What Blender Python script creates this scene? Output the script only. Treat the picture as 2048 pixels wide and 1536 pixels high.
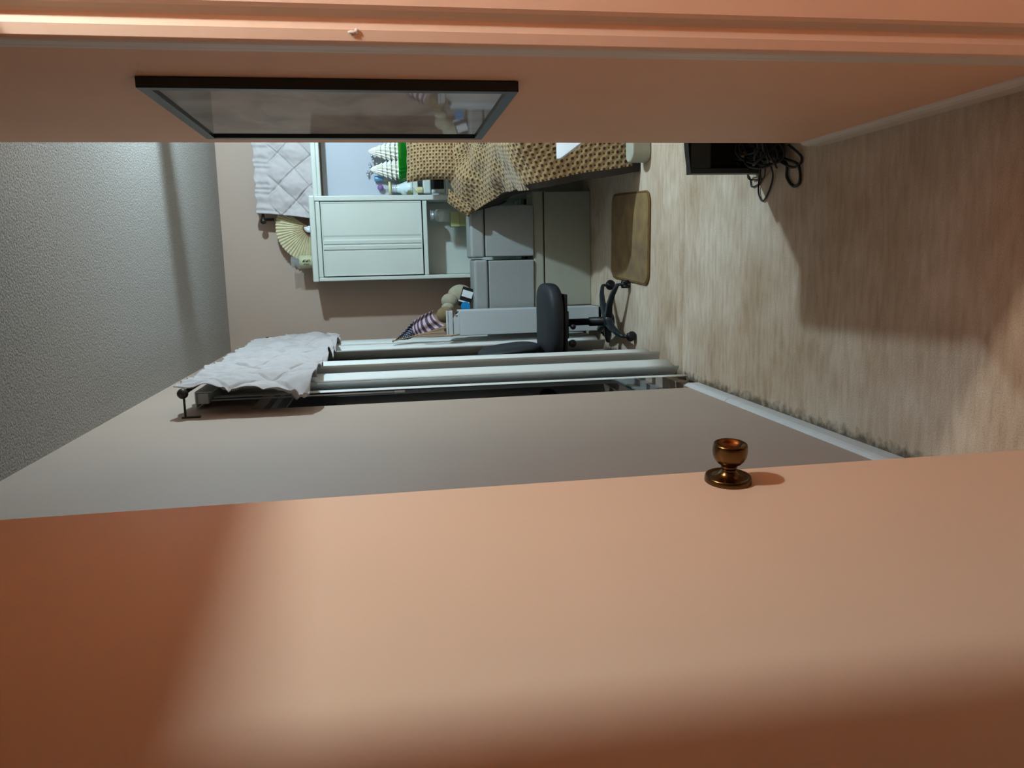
import bpy, bmesh, math, random
from mathutils import Vector, Matrix, noise
random.seed(7)
PI = math.pi
S = bpy.context.scene
COL = S.collection
for o in list(bpy.data.objects): bpy.data.objects.remove(o)

# ------------------------------------------------------------------ camera
H = 2.44; CAMH = 1.3717
fw = Vector((-0.15267057, 0.97589771, -0.1559338))
rt = Vector((0.98800334, 0.14700256, -0.04732502))
dn = Vector((-0.02326172, -0.16128826, -0.98663316))
cam_d = bpy.data.cameras.new('camera'); cam = bpy.data.objects.new('camera', cam_d); COL.objects.link(cam)
# the phone was held sideways: image right is world down, image up is world right
R3 = Matrix((dn, rt, -fw)).transposed()
cam.matrix_world = Matrix.Translation((0, 0, CAMH)) @ R3.to_4x4()
cam_d.sensor_width = 36.0; cam_d.lens = 36.0 * 1557.67 / 2048.0
cam_d.clip_start = 0.02; cam_d.clip_end = 50
S.camera = cam

# ------------------------------------------------------------------ world, exposure
w = bpy.data.worlds.new('night'); S.world = w; w.use_nodes = True
w.node_tree.nodes['Background'].inputs[0].default_value = (0.01, 0.012, 0.02, 1)
w.node_tree.nodes['Background'].inputs[1].default_value = 0.15
S.view_settings.view_transform = 'Standard'; S.view_settings.look = 'None'
S.view_settings.gamma = 1; S.view_settings.use_curve_mapping = False
S.view_settings.exposure = 0.0
COOL = (0.64, 0.88, 1.0); COOL_E = 2550.0     # fan light bulbs in the bedroom
WARM = (0.94, 0.89, 0.78); WARM_E = 1090.0      # bulb in the side room
LB = Vector((1.50, 3.85, 2.02)); LW = Vector((1.0, .94, 2.24))

# ------------------------------------------------------------------ materials
def srgb(r, g, b):
    def f(c):
        c /= 255.0
        return c / 12.92 if c <= 0.04045 else ((c + 0.055) / 1.055) ** 2.4
    return (f(r), f(g), f(b), 1)
def mat(name, col, rough=0.6, metal=0.0, var=0.0, vscale=8.0, bump=0.0, bscale=60.0, col2=None, spec=0.5,
        trans=0.0, emit=None, estr=0.0, stretch=None, detail=4.0, ior=1.45, sheen=0.0):
    m = bpy.data.materials.new(name); m.use_nodes = True
    nt = m.node_tree; N = nt.nodes; L = nt.links; b = N['Principled BSDF']
    b.inputs['Base Color'].default_value = col; b.inputs['Roughness'].default_value = rough
    b.inputs['Metallic'].default_value = metal; b.inputs['Specular IOR Level'].default_value = spec
    b.inputs['Transmission Weight'].default_value = trans; b.inputs['IOR'].default_value = ior
    if sheen: b.inputs['Sheen Weight'].default_value = sheen
    if emit: b.inputs['Emission Color'].default_value = emit; b.inputs['Emission Strength'].default_value = estr
    tc = N.new('ShaderNodeTexCoord'); src = tc.outputs['Object']
    if stretch:
        mp = N.new('ShaderNodeMapping'); mp.inputs['Scale'].default_value = stretch
        L.new(src, mp.inputs[0]); src = mp.outputs[0]
    if var > 0 or col2:
        n = N.new('ShaderNodeTexNoise'); n.inputs['Scale'].default_value = vscale; n.inputs['Detail'].default_value = detail
        L.new(src, n.inputs['Vector'])
        cr = N.new('ShaderNodeValToRGB'); cr.color_ramp.elements[0].position = 0.3; cr.color_ramp.elements[1].position = 0.7
        c2 = col2 if col2 else tuple(c * (1 - var) for c in col[:3]) + (1,)
        cr.color_ramp.elements[0].color = c2; cr.color_ramp.elements[1].color = col
        L.new(n.outputs['Fac'], cr.inputs[0]); L.new(cr.outputs[0], b.inputs['Base Color'])
    if bump > 0:
        n2 = N.new('ShaderNodeTexNoise'); n2.inputs['Scale'].default_value = bscale; n2.inputs['Detail'].default_value = 6
        L.new(src, n2.inputs['Vector'])
        bp = N.new('ShaderNodeBump'); bp.inputs['Strength'].default_value = bump; bp.inputs['Distance'].default_value = 0.01
        L.new(n2.outputs['Fac'], bp.inputs['Height']); L.new(bp.outputs[0], b.inputs['Normal'])
    return m
M = {}
M['wall'] = mat('wall_paint', srgb(178, 158, 144), 0.62, var=0.05, vscale=2.5, bump=0.05, bscale=180)
M['trim'] = mat('trim_paint', srgb(222, 208, 194), 0.42, var=0.06, vscale=5, bump=0.06, bscale=30)
M['door'] = mat('door_paint', srgb(220, 209, 194), 0.38, var=0.03, vscale=3, bump=0.03, bscale=70)
M['base'] = mat('baseboard_paint', srgb(214, 214, 214), 0.4, var=0.08, vscale=20, bump=0.06, bscale=60)
M['popcorn'] = None
M['white_lac'] = mat('cream_lacquer', srgb(199, 208, 202), 0.35, var=0.05, vscale=3)
M['panel'] = mat('pale_blue_panel', srgb(176, 184, 196), 0.45)
M['white_pl'] = mat('white_plastic', srgb(200, 208, 212), 0.4, var=0.03, vscale=6)
M['cube'] = mat('grey_white_linen', srgb(154, 158, 157), 0.85, var=0.05, vscale=60, bump=0.15, bscale=500)
M['bench'] = mat('bench_vinyl', srgb(168, 168, 152), 0.6, var=0.05, vscale=20, bump=0.06, bscale=200)
M['vane'] = mat('blind_vinyl', srgb(222, 226, 224), 0.45, bump=0.03, bscale=200)
M['valance'] = mat('valance_fabric', srgb(184, 179, 180), 0.85, var=0.06, vscale=25, bump=0.12, bscale=350)
M['iron'] = mat('dark_iron', srgb(62, 58, 54), 0.4, metal=0.7, var=0.2, vscale=40)
M['black'] = mat('black_plastic', srgb(22, 22, 24), 0.45)
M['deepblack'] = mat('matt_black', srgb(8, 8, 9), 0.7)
M['charcoal'] = mat('charcoal_plastic', srgb(72, 78, 78), 0.4, var=0.05, vscale=30)
M['chair'] = mat('black_blue_upholstery', srgb(36, 40, 46), 0.6, var=0.15, vscale=30, bump=0.1, bscale=300)
M['chair_leg'] = mat('chair_plastic', srgb(38, 44, 48), 0.32)
M['brass'] = mat('antique_brass', srgb(118, 92, 60), 0.27, metal=1.0, var=0.35, vscale=30, bump=0.03, bscale=100)
M['hemcloth'] = mat('dark_brown_border', srgb(44, 34, 28), 0.85, bump=0.1, bscale=300)
M['rug'] = mat('tan_rug', srgb(166, 128, 42), 0.95, col2=srgb(108, 74, 16), vscale=9, bump=1.0, bscale=260, detail=7, sheen=0.3)
M['rugedge'] = mat('rug_binding', srgb(112, 84, 48), 0.9, bump=0.3, bscale=200)
M['frame'] = mat('picture_frame_black', srgb(40, 46, 46), 0.3)
M['glass'] = mat('clear_glass', (1, 1, 1, 1), 0.02, trans=1.0)
M['jarglass'] = mat('jar_glass', srgb(235, 240, 236), 0.05, trans=0.75)
M['nightglass'] = mat('night_glass', srgb(3, 4, 5), 0.03, spec=0.12)
M['alu'] = mat('aluminium_frame', srgb(150, 152, 150), 0.4, metal=0.3)
def clear(name, tint, dif=0.0, difc=(1, 1, 1, 1), rough=0.03, ior=1.45):
    m = bpy.data.materials.new(name); m.use_nodes = True; nt = m.node_tree; N = nt.nodes; L = nt.links
    N.remove(N['Principled BSDF']); out = N['Material Output']
    tr = N.new('ShaderNodeBsdfTransparent'); tr.inputs[0].default_value = tint
    gl = N.new('ShaderNodeBsdfGlossy'); gl.inputs['Roughness'].default_value = rough
    fr = N.new('ShaderNodeFresnel'); fr.inputs[0].default_value = ior
    mx = N.new('ShaderNodeMixShader'); ge = N.new('ShaderNodeNewGeometry'); sb = N.new('ShaderNodeMath'); sb.operation = 'SUBTRACT'; sb.inputs[0].default_value = 1.0
    L.new(ge.outputs['Backfacing'], sb.inputs[1]); mu = N.new('ShaderNodeMath'); mu.operation = 'MULTIPLY'; L.new(fr.outputs[0], mu.inputs[0]); L.new(sb.outputs[0], mu.inputs[1]); L.new(mu.outputs[0], mx.inputs[0])
    src = tr.outputs[0]
    if dif > 0:
        df = N.new('ShaderNodeBsdfDiffuse'); df.inputs[0].default_value = difc
        m2 = N.new('ShaderNodeMixShader'); m2.inputs[0].default_value = dif; L.new(tr.outputs[0], m2.inputs[1]); L.new(df.outputs[0], m2.inputs[2]); src = m2.outputs[0]
    L.new(src, mx.inputs[1]); L.new(gl.outputs[0], mx.inputs[2]); L.new(mx.outputs[0], out.inputs[0]); return m
M['glass'] = clear('picture_glass', (1, 1, 1, 1), ior=1.45); M['jarglass'] = clear('jar_glass', (.93, .96, .95, 1), .18, srgb(220, 228, 228))
M['green'] = clear('green_glass', srgb(90, 200, 100), .35, srgb(26, 150, 46))
M['tree'] = mat('white_glazed', srgb(235, 238, 235), 0.35, var=0.1, vscale=20, col2=srgb(222, 220, 200))
M['fan'] = mat('cream_paper', srgb(206, 198, 164), 0.8, var=0.1, vscale=30)
M['ceramic'] = mat('white_ceramic', srgb(205, 222, 228), 0.2)
M['candle'] = mat('candle_wax', srgb(206, 200, 150), 0.5)
M['olive'] = mat('olive_glass', srgb(120, 128, 92), 0.15, trans=0.3)
M['tin'] = mat('silver_tin', srgb(190, 198, 205), 0.3, metal=0.6, var=0.2, vscale=60)
M['purple'] = mat('purple_glass', srgb(130, 96, 158), 0.2)
M['bluecap'] = mat('blue_metal_cap', srgb(110, 160, 205), 0.3, metal=0.5)
M['blue'] = mat('blue_card', srgb(20, 140, 205), 0.35)
M['greenbox'] = mat('pale_green_box', srgb(150, 158, 108), 0.6)
M['wood'] = mat('pale_wood', srgb(176, 140, 104), 0.6, var=0.2, vscale=14, bump=0.1, bscale=50)
M['stone'] = mat('tan_stone', srgb(142, 122, 88), 0.9, var=0.3, vscale=20, bump=0.5, bscale=60)
M['plush'] = mat('pale_plush', srgb(170, 165, 145), 0.95, var=0.15, vscale=30, bump=0.4, bscale=200)
M['paper'] = mat('white_paper', srgb(225, 230, 235), 0.6)
M['ink'] = mat('black_ink', srgb(12, 12, 12), 0.6)
M['ground'] = mat('night_ground', srgb(30, 30, 28), 0.9)
M['darkwood'] = mat('dark_wood', srgb(48, 32, 22), 0.5, var=0.3, vscale=10)
M['shell'] = mat('unseen_wall_bounce', srgb(208, 128, 66), 0.7)  # unseen walls; made-up orange that warms light bounced into the passage
M['copper'] = mat('copper_plug', srgb(190, 130, 60), 0.35, metal=0.8)
M['bulb_cool'] = mat('cool_bulb', (1, 1, 1, 1), 0.5, emit=COOL + (1,), estr=COOL_E)
M['bulb_warm'] = mat('warm_bulb', (1, 1, 1, 1), 0.5, emit=WARM + (1,), estr=WARM_E)

def popcorn():
    m = mat('popcorn_ceiling', srgb(168, 168, 160), 0.95)
    nt = m.node_tree; N = nt.nodes; L = nt.links; b = N['Principled BSDF']
    tc = N.new('ShaderNodeTexCoord')
    v = N.new('ShaderNodeTexVoronoi'); v.inputs['Scale'].default_value = 120
    n = N.new('ShaderNodeTexNoise'); n.inputs['Scale'].default_value = 190; n.inputs['Detail'].default_value = 3
    L.new(tc.outputs['Object'], v.inputs['Vector']); L.new(tc.outputs['Object'], n.inputs['Vector'])
    mx = N.new('ShaderNodeMath'); mx.operation = 'SUBTRACT'
    L.new(n.outputs['Fac'], mx.inputs[0]); L.new(v.outputs['Distance'], mx.inputs[1])
    bp = N.new('ShaderNodeBump'); bp.inputs['Strength'].default_value = 0.30; bp.inputs['Distance'].default_value = 0.006
    cr = N.new('ShaderNodeValToRGB'); cr.color_ramp.elements[0].position = 0.32; cr.color_ramp.elements[1].position = 0.55
    cr.color_ramp.elements[0].color = srgb(112, 108, 104); cr.color_ramp.elements[1].color = srgb(172, 166, 160)
    L.new(n.outputs['Fac'], cr.inputs[0]); L.new(cr.outputs[0], b.inputs['Base Color'])
    L.new(mx.outputs[0], bp.inputs['Height']); L.new(bp.outputs[0], b.inputs['Normal'])
    return m
M['popcorn'] = popcorn()

def carpet():
    m = mat('carpet', srgb(176, 166, 152), 1.0)
    nt = m.node_tree; N = nt.nodes; L = nt.links; b = N['Principled BSDF']
    b.inputs['Specular IOR Level'].default_value = 0.1
    tc = N.new('ShaderNodeTexCoord')
    # broad wear patches
    n1 = N.new('ShaderNodeTexNoise'); n1.inputs['Scale'].default_value = 3.2; n1.inputs['Detail'].default_value = 5
    L.new(tc.outputs['Object'], n1.inputs['Vector'])
    r1 = N.new('ShaderNodeValToRGB'); r1.color_ramp.elements[0].position = 0.35; r1.color_ramp.elements[1].position = 0.68
    r1.color_ramp.elements[0].color = srgb(194, 170, 146); r1.color_ramp.elements[1].color = srgb(224, 208, 190)
    L.new(n1.outputs['Fac'], r1.inputs[0])
    # streaks of brushed pile running across
    mp = N.new('ShaderNodeMapping'); mp.inputs['Scale'].default_value = (9, 42, 9); L.new(tc.outputs['Object'], mp.inputs[0])
    n2 = N.new('ShaderNodeTexNoise'); n2.inputs['Scale'].default_value = 1.0; n2.inputs['Detail'].default_value = 6
    L.new(mp.outputs[0], n2.inputs['Vector'])
    r2 = N.new('ShaderNodeValToRGB'); r2.color_ramp.elements[0].position = 0.3; r2.color_ramp.elements[1].position = 0.62
    r2.color_ramp.elements[0].color = (0.80, 0.77, 0.73, 1); r2.color_ramp.elements[1].color = (1, 1, 1, 1)
    L.new(n2.outputs['Fac'], r2.inputs[0])
    n3 = N.new('ShaderNodeTexNoise'); n3.inputs['Scale'].default_value = 240; n3.inputs['Detail'].default_value = 4
    L.new(tc.outputs['Object'], n3.inputs['Vector'])
    r3 = N.new('ShaderNodeValToRGB'); r3.color_ramp.elements[0].position = 0.25; r3.color_ramp.elements[1].position = 0.6
    r3.color_ramp.elements[0].color = (0.80, 0.78, 0.75, 1); r3.color_ramp.elements[1].color = (1, 1, 1, 1)
    L.new(n3.outputs['Fac'], r3.inputs[0])
    def mul(a, c):
        x = N.new('ShaderNodeMix'); x.data_type = 'RGBA'; x.blend_type = 'MULTIPLY'; x.inputs[0].default_value = 1.0
        L.new(a, x.inputs[6]); L.new(c, x.inputs[7]); return x.outputs[2]
    c = mul(mul(r1.outputs[0], r2.outputs[0]), r3.outputs[0])
    # grime collected along the left baseboard
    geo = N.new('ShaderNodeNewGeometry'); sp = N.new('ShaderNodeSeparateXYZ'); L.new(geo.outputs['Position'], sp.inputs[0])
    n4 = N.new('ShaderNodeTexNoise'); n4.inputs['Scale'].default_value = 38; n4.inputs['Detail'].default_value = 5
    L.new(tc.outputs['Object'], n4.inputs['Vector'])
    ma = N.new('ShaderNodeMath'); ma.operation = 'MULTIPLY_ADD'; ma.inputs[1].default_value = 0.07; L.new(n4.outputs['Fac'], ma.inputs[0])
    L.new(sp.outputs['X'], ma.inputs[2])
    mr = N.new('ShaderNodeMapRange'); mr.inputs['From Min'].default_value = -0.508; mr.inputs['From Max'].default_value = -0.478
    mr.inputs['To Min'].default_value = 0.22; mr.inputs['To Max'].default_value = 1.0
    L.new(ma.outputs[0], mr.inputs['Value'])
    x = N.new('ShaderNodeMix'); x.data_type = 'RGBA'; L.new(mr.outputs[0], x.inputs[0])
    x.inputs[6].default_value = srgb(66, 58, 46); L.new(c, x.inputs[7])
    L.new(x.outputs[2], b.inputs['Base Color'])
    ad = N.new('ShaderNodeMath'); ad.operation = 'ADD'; L.new(n3.outputs['Fac'], ad.inputs[0]); L.new(n2.outputs['Fac'], ad.inputs[1])
    bp = N.new('ShaderNodeBump'); bp.inputs['Strength'].default_value = 0.6; bp.inputs['Distance'].default_value = 0.0025
    L.new(ad.outputs[0], bp.inputs['Height']); L.new(bp.outputs[0], b.inputs['Normal'])
    return m
M['carpet'] = carpet()

def dotcloth(name, base, base2, dark, scale=1.0):
    m = mat(name, base, 0.85, sheen=0.2)
    nt = m.node_tree; N = nt.nodes; L = nt.links; b = N['Principled BSDF']
    uv = N.new('ShaderNodeUVMap'); sp = N.new('ShaderNodeSeparateXYZ'); L.new(uv.outputs[0], sp.inputs[0])
    def mth(op, a, bb=None, c=None):
        x = N.new('ShaderNodeMath'); x.operation = op
        for i, v in enumerate((a, bb, c)):
            if v is None: continue
            if isinstance(v, (int, float)): x.inputs[i].default_value = v
            else: L.new(v, x.inputs[i])
        return x.outputs[0]
    su = mth('SINE', mth('MULTIPLY', sp.outputs[0], PI * scale)); sv = mth('SINE', mth('MULTIPLY', sp.outputs[1], PI * scale))
    p = mth('MULTIPLY', su, sv)
    big = mth('GREATER_THAN', p, 0.54); small = mth('LESS_THAN', p, -0.8)
    d = mth('MAXIMUM', big, small)
    n = N.new('ShaderNodeTexNoise'); n.inputs['Scale'].default_value = 9
    mix0 = N.new('ShaderNodeMix'); mix0.data_type = 'RGBA'; L.new(n.outputs['Fac'], mix0.inputs[0])
    mix0.inputs[6].default_value = base; mix0.inputs[7].default_value = base2
    mix = N.new('ShaderNodeMix'); mix.data_type = 'RGBA'; L.new(d, mix.inputs[0]); L.new(mix0.outputs[2], mix.inputs[6])
    mix.inputs[7].default_value = dark; L.new(mix.outputs[2], b.inputs['Base Color'])
    bp = N.new('ShaderNodeBump'); bp.inputs['Strength'].default_value = 0.5; bp.inputs['Distance'].default_value = 0.006
    L.new(p, bp.inputs['Height']); L.new(bp.outputs[0], b.inputs['Normal'])
    return m
M['dots'] = dotcloth('brown_dotted_cloth', srgb(176, 152, 110), srgb(142, 112, 74), srgb(62, 44, 28))

def flagmat():
    m = mat('flag_cloth', (1, 1, 1, 1), 0.85)
    nt = m.node_tree; N = nt.nodes; L = nt.links; b = N['Principled BSDF']
    uv = N.new('ShaderNodeUVMap'); sp = N.new('ShaderNodeSeparateXYZ'); L.new(uv.outputs[0], sp.inputs[0])
    def mth(op, a, bb=None):
        x = N.new('ShaderNodeMath'); x.operation = op
        for i, v in enumerate((a, bb)):
            if v is None: continue
            if isinstance(v, (int, float)): x.inputs[i].default_value = v
            else: L.new(v, x.inputs[i])
        return x.outputs[0]
    st = mth('GREATER_THAN', mth('SINE', mth('MULTIPLY', sp.outputs[1], PI * 24)), 0.0)
    s1 = mth('SINE', mth('MULTIPLY', sp.outputs[0], PI * 10)); s2 = mth('SINE', mth('MULTIPLY', sp.outputs[1], PI * 26))
    star = mth('GREATER_THAN', mth('MULTIPLY', s1, s2), 0.5)
    can = mth('LESS_THAN', sp.outputs[1], 0.52)
    def mix(f, a, c):
        x = N.new('ShaderNodeMix'); x.data_type = 'RGBA'; L.new(f, x.inputs[0])
        for i, v in ((6, a), (7, c)):
            if isinstance(v, tuple): x.inputs[i].default_value = v
            else: L.new(v, x.inputs[i])
        return x.outputs[2]
    stripes = mix(st, srgb(196, 170, 176), srgb(74, 66, 92))
    canton = mix(star, srgb(24, 30, 58), srgb(190, 195, 205))
    L.new(mix(can, stripes, canton), b.inputs['Base Color'])
    return m
M['flag'] = flagmat()

def artmat():
    m = mat('faded_print', srgb(150, 140, 130), 0.6)
    nt = m.node_tree; N = nt.nodes; L = nt.links; b = N['Principled BSDF']
    tc = N.new('ShaderNodeTexCoord'); mp = N.new('ShaderNodeMapping'); mp.inputs['Scale'].default_value = (1, 3, 5)
    L.new(tc.outputs['Object'], mp.inputs[0])
    n = N.new('ShaderNodeTexNoise'); n.inputs['Scale'].default_value = 1.6; n.inputs['Detail'].default_value = 8; n.inputs['Distortion'].default_value = 0.6
    L.new(mp.outputs[0], n.inputs['Vector'])
    cr = N.new('ShaderNodeValToRGB'); e = cr.color_ramp.elements
    e[0].position = 0.3; e[0].color = srgb(120, 110, 102); e[1].position = 0.72; e[1].color = srgb(196, 188, 178)
    k = e.new(0.5); k.color = srgb(168, 158, 148)
    L.new(n.outputs['Fac'], cr.inputs[0]); L.new(cr.outputs[0], b.inputs['Base Color'])
    return m
M['art'] = artmat()

# ------------------------------------------------------------------ mesh helpers
ORG = {}
class MB:
    def __init__(s): s.v = []; s.f = []; s.mi = []; s.uv = {}; s.cur = 0
    def add(s, vs, fs, mi=0, uvs=None):
        b = len(s.v); s.v += [Vector(x) for x in vs]
        for k, f in enumerate(fs):
            s.f.append(tuple(i + b for i in f)); s.mi.append(mi)
            if uvs: s.uv[len(s.f) - 1] = [uvs[i] for i in f]
        return s
    def box(s, x0, x1, y0, y1, z0, z1, mi=0, rot=None):
        vs = [(x, y, z) for x in (x0, x1) for y in (y0, y1) for z in (z0, z1)]
        if rot:
            c = Vector(((x0 + x1) / 2, (y0 + y1) / 2, (z0 + z1) / 2)); vs = [rot @ (Vector(q) - c) + c for q in vs]
        return s.add(vs, [(0, 1, 3, 2), (4, 6, 7, 5), (0, 4, 5, 1), (2, 3, 7, 6), (0, 2, 6, 4), (1, 5, 7, 3)], mi)
    def prism(s, poly, z0, z1, mi=0):
        n = len(poly); vs = [(x, y, z0) for x, y in poly] + [(x, y, z1) for x, y in poly]
        fs = [(i, (i + 1) % n, n + (i + 1) % n, n + i) for i in range(n)] + [tuple(range(n))[::-1], tuple(range(n, 2 * n))]
        return s.add(vs, fs, mi)
    def tube(s, pts, r, seg=10, mi=0, caps=True, closed=False):
        pts = [Vector(q) for q in pts]; n = len(pts); rr = r if isinstance(r, (list, tuple)) else [r] * n
        vs = []; up = Vector((0, 0, 1)); prev = None
        for i, q in enumerate(pts):
            if closed: t = pts[(i + 1) % n] - pts[i - 1]
            else: t = (pts[min(i + 1, n - 1)] - pts[max(i - 1, 0)])
            t.normalize()
            a = prev if prev is not None else (up if abs(t.z) < 0.9 else Vector((1, 0, 0)))
            a = (a - t * a.dot(t)); a.normalize(); bb = t.cross(a); prev = a
            for k in range(seg):
                an = 2 * PI * k / seg; vs.append(q + (a * math.cos(an) + bb * math.sin(an)) * rr[i])
        fs = []
        m = n if closed else n - 1
        for i in range(m):
            j = (i + 1) % n
            for k in range(seg):
                k2 = (k + 1) % seg; fs.append((i * seg + k, i * seg + k2, j * seg + k2, j * seg + k))
        if caps and not closed: fs += [tuple(range(seg))[::-1], tuple(range((n - 1) * seg, n * seg))]
        return s.add(vs, fs, mi)
    def lathe(s, prof, o, axis=(0, 0, 1), seg=28, mi=0, caps=True):
        o = Vector(o); ax = Vector(axis).normalized()
        a = Vector((1, 0, 0)) if abs(ax.x) < 0.8 else Vector((0, 1, 0)); a = (a - ax * a.dot(ax)).normalized(); b = ax.cross(a)
        vs = []
        for r, h in prof:
            for k in range(seg):
                an = 2 * PI * k / seg; vs.append(o + ax * h + (a * math.cos(an) + b * math.sin(an)) * r)
        fs = []
        for i in range(len(prof) - 1):
            for k in range(seg):
                k2 = (k + 1) % seg; fs.append((i * seg + k, i * seg + k2, (i + 1) * seg + k2, (i + 1) * seg + k))
        if caps: fs += [tuple(range(seg))[::-1], tuple(range((len(prof) - 1) * seg, len(prof) * seg))]
        return s.add(vs, fs, mi)
    def grid(s, fn, nu, nv, mi=0, uvf=None, mif=None):
        b = len(s.v)
        for j in range(nv + 1):
            for i in range(nu + 1): s.v.append(Vector(fn(i / nu, j / nv)))
        for j in range(nv):
            for i in range(nu):
                a = b + j * (nu + 1) + i; s.f.append((a, a + 1, a + nu + 2, a + nu + 1))
                s.mi.append(mif((i + .5) / nu, (j + .5) / nv) if mif else mi)
                if uvf: s.uv[len(s.f) - 1] = [uvf(x / nu, y / nv) for x, y in ((i, j), (i + 1, j), (i + 1, j + 1), (i, j + 1))]
        return s
    def ball(s, c, r, seg=16, rings=10, sc=(1, 1, 1), mi=0):
        c = Vector(c); vs = [c + Vector((0, 0, -r * sc[2]))]
        for j in range(1, rings):
            ph = -PI / 2 + PI * j / rings
            for k in range(seg):
                an = 2 * PI * k / seg
                vs.append(c + Vector((math.cos(an) * math.cos(ph) * r * sc[0], math.sin(an) * math.cos(ph) * r * sc[1], math.sin(ph) * r * sc[2])))
        vs.append(c + Vector((0, 0, r * sc[2]))); fs = []
        for k in range(seg): fs.append((0, 1 + (k + 1) % seg, 1 + k))
        for j in range(rings - 2):
            for k in range(seg):
                a = 1 + j * seg; fs.append((a + k, a + (k + 1) % seg, a + seg + (k + 1) % seg, a + seg + k))
        t = len(vs) - 1; a = 1 + (rings - 2) * seg
        for k in range(seg): fs.append((a + k, a + (k + 1) % seg, t))
        return s.add(vs, fs, mi)
    def build(s, name, mats, parent=None, smooth=False, bevel=0, bseg=2, solid=0, subd=0, label=None):
        if not isinstance(mats, (list, tuple)): mats = [mats]
        if parent is not None: org = ORG[parent.name]
        else:
            xs = [v.x for v in s.v]; ys = [v.y for v in s.v]; zs = [v.z for v in s.v]
            org = Vector(((min(xs) + max(xs)) / 2, (min(ys) + max(ys)) / 2, min(zs)))
        me = bpy.data.meshes.new(name); me.from_pydata([tuple(v - org) for v in s.v], [], s.f)
        for m in mats: me.materials.append(m)
        me.polygons.foreach_set('material_index', s.mi)
        if s.uv:
            ul = me.uv_layers.new(name='UVMap')
            for p in me.polygons:
                if p.index in s.uv:
                    for li, u in zip(p.loop_indices, s.uv[p.index]): ul.data[li].uv = u
        bm = bmesh.new(); bm.from_mesh(me); bmesh.ops.recalc_face_normals(bm, faces=bm.faces); bm.to_mesh(me); bm.free()
        if smooth: me.polygons.foreach_set('use_smooth', [True] * len(me.polygons))
        me.update()
        o = bpy.data.objects.new(name, me); COL.objects.link(o)
        if parent is not None: o.parent = parent
        else: o.location = org
        ORG[o.name] = org
        if solid:
            md = o.modifiers.new('solid', 'SOLIDIFY'); md.thickness = solid; md.offset = 0
        if bevel:
            md = o.modifiers.new('bevel', 'BEVEL'); md.width = bevel; md.segments = bseg; md.limit_method = 'ANGLE'; md.angle_limit = 0.6
            md.harden_normals = False
            if not smooth: me.polygons.foreach_set('use_smooth', [False] * len(me.polygons))
        if subd:
            md = o.modifiers.new('sub', 'SUBSURF'); md.levels = subd; md.render_levels = subd
        if label: o['label'] = label
        return o
def thing(name, label, cat, loc, group=None):
    o = bpy.data.objects.new(name, None); COL.objects.link(o); o.location = loc; o.empty_display_size = 0.05
    o['label'] = label; o['category'] = cat
    if group: o['group'] = group
    ORG[o.name] = Vector(loc); return o
def tag(o, label, cat, group=None, kind=None):
    o['label'] = label; o['category'] = cat
    if group: o['group'] = group
    if kind: o['kind'] = kind
    return o
def struct(o, label=None):
    o['kind'] = 'structure'
    if label: o['label'] = label
    return o
def rbox(mb, *a): return mb.box(*a)
def catmull(P, t):
    n = len(P) - 1; x = min(max(t, 0), 0.99999) * n; i = int(x); f = x - i
    p0, p1, p2, p3 = P[max(i - 1, 0)], P[i], P[min(i + 1, n)], P[min(i + 2, n)]
    return 0.5 * ((2 * p1) + (p2 - p0) * f + (2 * p0 - 5 * p1 + 4 * p2 - p3) * f * f + (3 * p1 - p0 - 3 * p2 + p3) * f ** 3)
def smooth_path(P, n):
    P = [Vector(q) for q in P]; return [catmull(P, i / n) for i in range(n + 1)]

# ------------------------------------------------------------------ structure
XL = -0.559; XR = 0.354; YF = 5.611; YE = 2.3576; XE = 3.45; YJ = 1.290
# floor, ceiling
m = MB(); m.box(XL - .14, XE + .1, -1.6, YF + .1, -0.1, 0.0); fl = struct(m.build('floor', M['carpet']), 'worn beige carpet')
m = MB(); m.grid(lambda u, v: (XL - .02 + u * 1.35, 3.50 + 0.035 * math.cos(v * PI) + 0.008 * math.sin(u * 9), 0.0002 + 0.010 * math.sin(v * PI) ** 2 * (1 + .15 * math.sin(31 * u))), 60, 8)
struct(m.build('trim_1', M['carpet'], smooth=True), 'raised seam ridge across the carpet')
m = MB(); m.box(XL - .14, XE + .1, -1.6, YF + .1, H, H + .1); struct(m.build('ceiling', M['popcorn']), 'popcorn textured ceiling')
# left wall with the sliding door opening
OY0, OY1, OZ0, OZ1 = 3.23, 5.28, 0.055, 1.93
m = MB(); W0 = XL - .12
m.box(W0, XL, -1.6, OY0, 0, H); m.box(W0, XL, OY1, YF, 0, H); m.box(W0, XL, OY0, OY1, OZ1, H); m.box(W0, XL, OY0, OY1, 0, OZ0)
struct(m.build('wall_left', M['wall']), 'beige pink painted wall')
m = MB(); m.box(W0, XE + .1, YF, YF + .1, 0, H); struct(m.build('wall_far', M['wall']), 'beige painted far wall')
m = MB(); m.box(XE, XE + .1, YE - .12, YF, 0, H); struct(m.build('wall_side', M['wall']))
# passage right wall: pier between the side door opening and the room, header above the opening, near stub
HZ = 1.965
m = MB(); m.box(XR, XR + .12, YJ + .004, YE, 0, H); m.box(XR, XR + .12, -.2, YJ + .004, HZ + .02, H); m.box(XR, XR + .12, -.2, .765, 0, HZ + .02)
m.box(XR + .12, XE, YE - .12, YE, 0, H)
M['wall_warm_bounce'] = mat('passage_wall_bounce_tint', srgb(238, 188, 154), 0.6, var=0.04, vscale=3, bump=0.05, bscale=180)  # peach tint puts the warm bounced light into the wall colour
struct(m.build('wall_right', M['wall_warm_bounce']), 'beige wall of the narrow passage, warm bounce light in its colour')
# near wall with the doorway the camera looks through
m = MB(); m.box(XL, -.43, .22, .34, 0, H); m.box(-.43, XR, .22, .34, 2.05, H)
struct(m.build('wall_near', M['wall']))
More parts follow.
